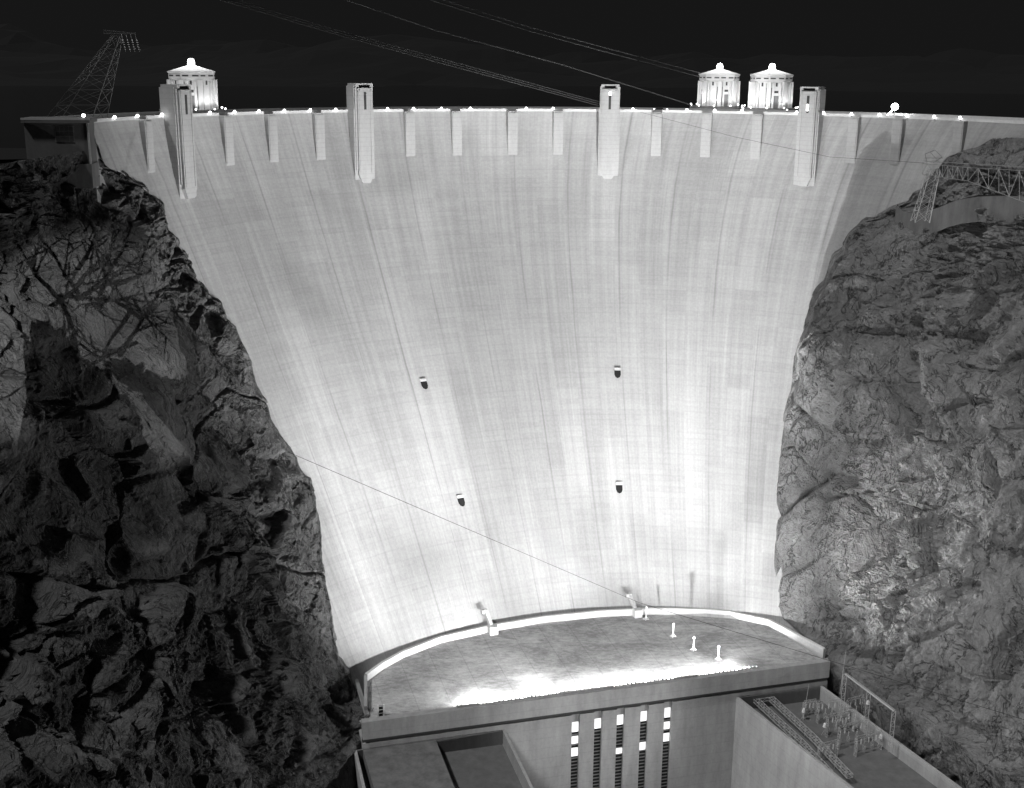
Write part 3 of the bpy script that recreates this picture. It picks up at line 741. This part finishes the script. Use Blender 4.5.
# ------------------------------------------------------------------ left rim: hoist house and leaning tower
D = 318.
pb = at_d(92, 173, D); pz = pb.z
hh = thing('hoist_house', 'flat-roofed dark house with a many-paned window on the left rim', 'house', (pb.x, pb.y, pz), .12)
px1 = D / FOC                                         # metres per pixel there
Wd = 62 * px1; H = 55 * px1
MB().box(-Wd, 0, .2, 9, -4, 2.3).build('plinth', M_WALLD, hh)
MB().box(-Wd, -.25, .7, 8.6, 2.3, H - 1.6).build('wall', M_DARKC, hh)
MB().box(-Wd - .4, .5, -.4, 9.2, H - 1.6, H - .4).build('roof', M_DARKC, hh)
MB().box(-Wd - .4, .55, -.45, -.2, H - .9, H - .35).build('gutter', M_CON, hh)
MB().box(-.45, 0, .25, .69, 2.3, H - 1.6).build('corner_post', M_CON, hh)
wn = MB().box(-33 * px1, -15 * px1, .62, .74, 30 * px1, 46 * px1).build('window', M_DSTEEL, hh)
pn = MB()
for i in range(4):
    for j in range(3):
        a = -33 * px1 + .18 + i * (18 * px1 - .1) / 4; b = 30 * px1 + .15 + j * (16 * px1 - .1) / 3
        pn.box(a, a + 18 * px1 / 4 - .2, .56, .61, b, b + 16 * px1 / 3 - .25)
pn.build('pane', M_GLASS, wn)
MB().lathe([(.2, -.3), (.45, 0), (.45, .3), (.15, .5)], 10, (-.9, -.3, H + .2)).build('roof_lamp', M_GLOBE, hh, True)

def lattice_tower(name, label, cat, base, top, wb, wt, n, t1=.13, t2=.07, m=None):
    base, top = Vector(base), Vector(top); t = thing(name, label, cat, base)
    d = top - base; mb = MB(); lv = []
    for i in range(n + 1):
        f = (i / n) ** .85; c = d * f; hw = wb + (wt - wb) * f
        lv.append([c + Vector((sx * hw, sy * hw, 0)) for sx, sy in ((-1, -1), (1, -1), (1, 1), (-1, 1))])
    legs = MB()
    for k in range(4): legs.bar(lv[0][k], lv[-1][k], t1)
    legs.build('legs', m or M_DSTEEL, t)
    for i in range(n):
        for k in range(4):
            mb.bar(lv[i][k], lv[i + 1][(k + 1) % 4], t2); mb.bar(lv[i][(k + 1) % 4], lv[i + 1][k], t2); mb.bar(lv[i + 1][k], lv[i + 1][(k + 1) % 4], t2)
    mb.build('lacing', m or M_DSTEEL, t)
    return t
Dt = 330.
tb, tp = at_d(73, 113, Dt), at_d(117, 36, Dt)
tw = lattice_tower('transmission_tower', 'steel lattice transmission tower leaning over the left rim', 'pylon', tb - Vector((0, 0, 3)), tp, 6.6, 1.2, 6, .09, .045, M_PYLON)
rel = tp - (tb - Vector((0, 0, 3)))
m = MB(); m.truss(rel + Vector((-3.5, 0, .6)), rel + Vector((5, 0, .6)), rel + Vector((-3.5, 0, 1.5)), rel + Vector((5, 0, .8)), 6, .07, .04); m.build('crossarm', M_PYLON, tw)
for k in range(4):
    m = MB(); x = 1.2 + k * 1.25
    a = rel + Vector((x, 0, .5)); b = a + Vector((.9, 0, -4.6)); m.bar(a, b, .05)
    for q in range(5): c = a.lerp(b, .35 + q * .13); m.lathe([(.08, 0), (.26, .06), (.08, .2)], 8, tuple(c))
    m.build('insulator', M_STEEL, tw)

# ------------------------------------------------------------------ right rim: curved retaining wall, lattice boom
Dr = 352.
def rr(x, y):
    h = bv_right.ray_cast(Vector((0, 0, 0)), ray(x, y).normalized())[0]
    return h.y * cos(PITCH) - h.z * sin(PITCH) if h is not None else Dr
Dr = rr(905, 214) - 3
px_ = ((896, 206), (903, 211.5), (910, 213), (918, 213), (928, 211), (940, 207), (952, 202), (965, 198.5), (980, 196.5), (995, 196), (1012, 196), (1030, 197))
dd = [rr(x, y + 14) for x, y in px_]
n_ = len(dd); mx = sum(p[0] for p in px_) / n_; md = sum(dd) / n_
sl = sum((p[0] - mx) * (d - md) for p, d in zip(px_, dd)) / sum((p[0] - mx) ** 2 for p in px_)
dd = [md + sl * (p[0] - mx) - 3.0 for p in px_]
pl = [at_d(x, y, d) for (x, y), d in zip(px_, dd)]
rw = thing('retaining_wall', 'curved concrete retaining wall round the end of the rim road, right', 'wall')
m = MB(); vs = []
for i, p in enumerate(pl):
    d = (pl[min(i + 1, len(pl) - 1)] - pl[max(i - 1, 0)]); n_ = Vector((-d.y, d.x, 0)).normalized() * .6
    b_ = Vector((0, 0, -7.5)); vs += [p + b_, p, p + n_, p + n_ + b_]
fs = [(0, 1, 2, 3), tuple(4 * (len(pl) - 1) + k for k in (3, 2, 1, 0))]
for i in range(len(pl) - 1):
    for k in range(4): fs.append((4 * i + k, 4 * i + 4 + k, 4 * i + 4 + (k + 1) % 4, 4 * i + (k + 1) % 4))
m.add(vs, fs).build('wall', M_WALLD, rw)
bk = [p + Vector((4, 11, 0)) for p in pl]; n = len(pl)
MB().add([p - Vector((0, 0, .6)) for p in pl] + [p - Vector((0, 0, .4)) for p in bk], [(i, i + 1, n + i + 1, n + i) for i in range(n - 1)]).build('road_fill', M_BLACK, rw)
Db = 318.
bt = lattice_tower('lattice_mast', 'steel lattice mast standing in front of the curved retaining wall', 'pylon', at_d(920, 222, Db), at_d(934, 170, Db), 1.9, 1.2, 6, .10, .06, M_STEEL)
a = at_d(934, 170, Db)
bm = thing('lattice_boom', 'pale steel lattice boom reaching in from the right edge above the retaining wall', 'boom', a)
def rb(px, py, o=0): return at_d(px, py, Db + o) - a
up = MB(); lo_ = MB()
for o in (-1.6, 1.6):
    up.truss(rb(922, 163, o), rb(1030, 171, o), rb(922, 173, o), rb(972, 184, o), 2, .09, .05) if False else None
    up.truss(rb(922, 163.5, o), rb(968, 167.5, o), rb(922, 174, o), rb(968, 181, o), 9, .10, .06)
    lo_.truss(rb(968, 167.5, o), rb(1040, 171.5, o), rb(968, 181, o), rb(1040, 208, o), 7, .10, .07)
for k in range(10):
    f = k / 9; up.bar(rb(922 + 46 * f, 163.5 + 4 * f, -1.6), rb(922 + 46 * f, 163.5 + 4 * f, 1.6), .05); up.bar(rb(922 + 46 * f, 174 + 7 * f, -1.6), rb(922 + 46 * f, 174 + 7 * f, 1.6), .05)
    lo_.bar(rb(968 + 72 * f, 167.5 + 4 * f, -1.6), rb(968 + 72 * f, 167.5 + 4 * f, 1.6), .05)
up.bar(rb(924, 161), rb(1040, 168), .12)
up.build('boom_tip', M_STEEL, bm); lo_.build('boom_root', M_STEEL, bm)
hd = MB()
for q in ((925, 154, 935, 150), (935, 150, 942, 157), (942, 157, 933, 163), (925, 154, 927, 163), (930, 152, 940, 163), (925, 158, 943, 158)): hd.bar(rb(q[0], q[1]), rb(q[2], q[3]), .07)
hd.build('head_sheave', M_DSTEEL, bm)

# ------------------------------------------------------------------ switchyard on the right wing
zw = -176.25
def sw(px, py, z=zw): return at_z(px, py, z)
def frame_pt(p, z): return Vector((p.x, p.y, z))
g = thing('steel_walkway', 'pale lattice steel walkway bent along the inner side of the wing roof', 'walkway', sw(757, 706))
o = sw(757, 706)
def flat_truss(pts, wdt, h, name, par, m_):
    mb = MB()
    for p, q in zip(pts, pts[1:]):
        d = (q - p).normalized(); nrm = Vector((-d.y, d.x, 0)) * wdt / 2; k = max(3, int((q - p).length / 1.3))
        for zz in (0, h): mb.truss(p + nrm + Vector((0, 0, zz)), q + nrm + Vector((0, 0, zz)), p - nrm + Vector((0, 0, zz)), q - nrm + Vector((0, 0, zz)), k, .09, .06)
        for sg in (1, -1): mb.truss(p + sg * nrm, q + sg * nrm, p + sg * nrm + Vector((0, 0, h)), q + sg * nrm + Vector((0, 0, h)), k, .07, .05)
    return mb.build(name, m_, par)
zz = zw + 2.0
flat_truss([sw(755, 701, zz) - o, sw(802, 745, zz) - o, sw(830, 775, zz) - o], 1.6, 1.0, 'truss', g, M_STEEL)
flat_truss([sw(771, 700, zz) - o, sw(812, 738, zz) - o, sw(850, 778, zz) - o], 1.6, 1.0, 'truss', g, M_STEEL)
flat_truss([sw(755, 701, zz) - o, sw(771, 699, zz) - o], 1.6, 1.0, 'truss', g, M_STEEL)
lg = MB()
for q in ((762, 703), (790, 732), (805, 730), (822, 768), (835, 762)):
    p = sw(*q, zz) - o; lg.bar(p, p + Vector((0, 0, -2.0)), .12)
lg.build('leg', M_STEEL, g)
# steel frames with switches
fr = [((817, 709), (838, 706), 6.0), ((826, 723), (853, 717), 6.0), ((838, 735), (865, 727), 6.2), ((855, 742), (880, 735), 5.0), ((803, 702), (815, 700), 4.0), ((846, 708), (862, 704), 6.5), ((818, 748), (836, 743), 4.5), ((836, 716), (848, 713), 3.5)]
for i, ((x0, y0), (x1, y1), h) in enumerate(fr):
    a, b = sw(x0, y0 + 14), sw(x1, y1 + 14)
    t = thing('switch_frame', 'steel portal frame in the switchyard, %s' % ('farthest from the river, by the powerhouse wall', 'second from the powerhouse wall', 'third from the powerhouse wall', 'nearest the bottom edge', 'a short one beside the bent walkway', 'tallest, by the right parapet', 'low one by the far end of the walkway', 'smallest, in the middle of the others')[i], 'frame', a, 0, 'portal frames in the switchyard')
    d = b - a; nrm = Vector((-d.y, d.x, 0)).normalized() * .5
    up_ = Vector((0, 0, h))
    for e in (Vector(), d):
        MB().truss(e + nrm, e + nrm + up_, e - nrm, e - nrm + up_, 7, .07, .045).build('post', M_STEEL, t)
    MB().truss(up_ - nrm * 0, d + up_, up_ + Vector((0, 0, .8)), d + up_ + Vector((0, 0, .8)), 8, .07, .05).build('beam', M_STEEL, t)
    for k in range(3):
        p = d * (.2 + .3 * k) + up_; mb = MB(); mb.bar(p, p - Vector((0, 0, 2.2)), .05)
        for q in range(4): mb.lathe([(.08, 0), (.26, .06), (.08, .18)], 8, tuple(p - Vector((0, 0, .6 + q * .4))))
        mb.build('insulator', M_STEEL, t)
    for k in range(3):
        mb = MB(); p = d * (.18 + .32 * k) + nrm * 3; mb.truss(p + Vector((-.4, 0, 0)), p + Vector((-.4, 0, 1.7)), p + Vector((.4, 0, 0)), p + Vector((.4, 0, 1.7)), 4, .05, .04)
        mb.lathe([(.08, 1.7), (.2, 2.0), (.06, 2.2), (.2, 2.5), (.06, 2.7), (.18, 2.95), (.05, 3.3)], 8, (p.x, p.y, 0))
        mb.build('breaker', M_STEEL, t)
c0 = None
for (px, py, h), lb in (((803, 716, 3.4), 'hanging from the span nearest the bent walkway'), ((824, 731, 3.4), 'in the middle of the yard'), ((842, 690, 4.2), 'by the far parapet corner'), ((867, 708, 4.2), 'by the right parapet'), ((880, 742, 4.0), 'lowest, near the right parapet')):
    if c0 is None:
        c0 = thing('bushing_stack', '', 'insulator', group='pale insulator stacks in the switchyard')
        m = MB(); m.bar((0, 0, 0), (0, 0, 2.4), .1, 6); m.bar((-.7, 0, 0), (0, 0, 1.6), .07); m.bar((.7, 0, 0), (0, 0, 1.6), .07); m.build('stand', M_STEEL, c0)
        m = MB(); m.lathe([(.15, 2.4), (.55, 2.55), (.18, 2.75), (.5, 2.95), (.15, 3.15), (.42, 3.35), (.1, 3.7)], 10); m.build('porcelain', M_WHITE, c0); gg = c0
    else: gg = copy_tree(c0)
    gg.location = sw(px, py + 4); gg['label'] = 'pale porcelain insulator stack in the switchyard, ' + lb
# tall gantry between the right parapet and the cliff
A, B = at_d(845, 674, 335), at_d(894, 711, 318)
gt = thing('line_gantry', 'long thin steel gantry along the foot of the right cliff', 'gantry', Vector((A.x, A.y, A.z - 12)))
o = Vector((A.x, A.y, A.z - 12))
m = MB(); m.bar(A - o, B - o, .24); m.bar(A - o + Vector((.5, .5, 0)), B - o + Vector((.5, .5, 0)), .08)
m.build('beam', M_STEEL, gt)
for f in (0, .5, 1.):
    p = A.lerp(B, f) - o; q = p - Vector((0, 0, 12)); MB().truss(p + Vector((-.5, 0, 0)), q + Vector((-.5, 0, 0)), p + Vector((.5, 0, 0)), q + Vector((.5, 0, 0)), 8, .09, .05).build('post', M_STEEL, gt)

# ------------------------------------------------------------------ cables
def cable(name, label, cat, pts, r, m, n=24, sag=0., group=None):
    pts = [Vector(p) for p in pts]; out = []
    for i in range(n + 1):
        f = i / n * (len(pts) - 1); k = min(int(f), len(pts) - 2); p = pts[k].lerp(pts[k + 1], f - k)
        q = i / n; p = p + Vector((0, 0, -sag * 4 * q * (1 - q))); out.append(p)
    o = MB().tube(out, r, 5).build(name, m); return tag(o, label, cat, group)
cable('long_cable', 'thin black cable slanting across the lower dam face from the left cliff to the right', 'cable', [at_d(288, 452, 326), at_d(640, 603, 348), at_d(1045, 726, 262)], .065, M_CABLE, 40)
cable('slack_cable', 'faint slack cable across the upper right of the dam to the lattice boom', 'cable', [at_d(640, 112, 425), at_d(735, 137, 405), at_d(830, 157, 370), at_d(924, 163, 318)], .045, M_CABLE, 30)
for i, (dy, lb) in enumerate(((0, 'uppermost of the three'), (2.2, 'middle of the three'), (4.4, 'lowest of the three'))):
    cable('power_line', 'power line slanting down to the third elevator tower, %s close together' % lb, 'power line', [at_d(210, -8 + dy, 250), at_d(330, 28 + dy, 300), at_d(450, 61 + dy, 360), at_d(604, 103 + dy * .9, 437)], .16, M_WIRE, 30, 0, 'power lines against the night sky')
cable('power_line', 'lone power line ending at the left one of the paired intake towers', 'power line', [at_d(330, -6, 250), at_d(435, 30, 320), at_d(560, 64, 400), at_d(692, 105, 425)], .16, M_WIRE, 30, 0, 'power lines against the night sky')
for dy, lb in ((0, 'upper'), (4, 'lower')):
    cable('power_line', '%s one of two faint power lines high above the right middle tower' % lb, 'power line', [at_d(420, -8 + dy, 250), at_d(530, 27 + dy, 320), at_d(610, 49 + dy, 400), at_d(700, 73 + dy, 600)], .16, M_WIRE, 30, 0, 'power lines against the night sky')
for i, (x0, y0) in enumerate(((840, 690), (803, 716))):
    cable('drop_wire', 'thin bright wire dropping into the switchyard, %s' % ('by the right parapet' if i == 0 else 'by the bent walkway'), 'wire', [at_d(x0 + 6, y0 - 40 + 8 * i, 325), at_d(x0, y0 + 4, 315)], .05, M_STEEL, 6)

# ------------------------------------------------------------------ floodlight behind bare brush on the left bank: throws the tangle of shadows on the rock
LP = Vector((-46, 30, 14.))
def rock_at(px, py):
    h = bv_left.ray_cast(Vector((0, 0, 0)), ray(px, py).normalized()); return h[0] if h[0] is not None else at_d(px, py, 250)
tgt = rock_at(116, 350)
fl = thing('bank_floodlight', 'floodlight on the left bank near the viewer, shining through bare brush', 'floodlight', LP - Vector((0, 0, 1.5)))
MB().bar((0, 0, 0), (0, 0, 1.2), .05, 8).build('pole', M_DSTEEL, fl)
lamp('brush_light', 'SPOT', LP, 3.0e6, None, tgt, 14, .4, .004)
FR_ = .03
def near(px, py, f=FR_): return LP.lerp(rock_at(px, py), f)
br = thing('bare_shrub', 'leafless tangled shrub in front of the bank floodlight', 'shrub', near(110, 330) - Vector((0, 0, 1)))
o = near(110, 330) - Vector((0, 0, 1)); tw_ = MB(); rnd = random.Random(3)
def twig(px, py, ang, L, r, depth):
    pts = []; x, y = px, py; a = ang
    k = max(4, int(L / 9))
    for i in range(k + 1):
        pts.append(near(x, y, FR_ + rnd.uniform(-.0006, .0006)) - o); a += rnd.gauss(0, .16); x += cos(a) * L / k; y += sin(a) * L / k
        if depth and i > 0 and rnd.random() < .55: twig(x, y, a + rnd.choice((-1, 1)) * rnd.uniform(.4, 1.1), L * rnd.uniform(.35, .6), r * .62, depth - 1)
    tw_.tube(pts, lambda f: r * (1 - .6 * f), 5)
for _ in range(13):
    cx, cy = rnd.choice(((108, 315), (70, 285), (62, 300), (145, 320), (125, 345), (90, 300)))
    twig(cx + rnd.uniform(-14, 14), cy + rnd.uniform(-14, 14), rnd.uniform(0, 6.28), rnd.uniform(50, 105), .020, 2)
tw_.build('branches', M_BARK, br)
# unseen rock slabs shaped to block the bank floodlight, placed for their shade
def occ(poly, nm, lb):
    base = near(*poly[0], .024); b = thing(nm, lb, 'occluder', base); mb = MB(); ra = random.Random(5)
    pts = []
    for (x0, y0), (x1, y1) in zip(poly, poly[1:] + poly[:1]):
        for k in range(7):
            f = k / 7; pts.append((x0 + (x1 - x0) * f + ra.uniform(-5, 5), y0 + (y1 - y0) * f + ra.uniform(-5, 5)))
    n = len(pts); f0 = [near(*p, .024) - base for p in pts]; f1 = [near(*p, .028) - base for p in pts]
    mb.add(f0 + f1, [tuple(range(n)), tuple(range(2 * n - 1, n - 1, -1))] + [(i, (i + 1) % n, n + (i + 1) % n, n + i) for i in range(n)])
    mb.build('rock', M_ROCKL, b)
occ([(30, 318), (52, 322), (72, 338), (90, 362), (104, 372), (124, 392), (138, 408), (150, 450), (172, 492), (205, 512), (215, 640), (20, 640)], 'bank_occluder', 'unseen rock slab shaped to block the bank floodlight, lower one')
occ([(100, 356), (130, 360), (150, 372), (190, 376), (215, 400), (240, 440), (222, 498), (206, 470), (186, 420), (160, 398), (135, 393), (112, 372)], 'bank_occluder', 'unseen rock slab shaped to block the bank floodlight, upper one')
occ([(158, 205), (168, 250), (176, 310), (188, 372), (212, 400), (300, 430), (320, 300), (240, 190)], 'bank_occluder', 'unseen rock slab shaped to block the bank floodlight, right one')
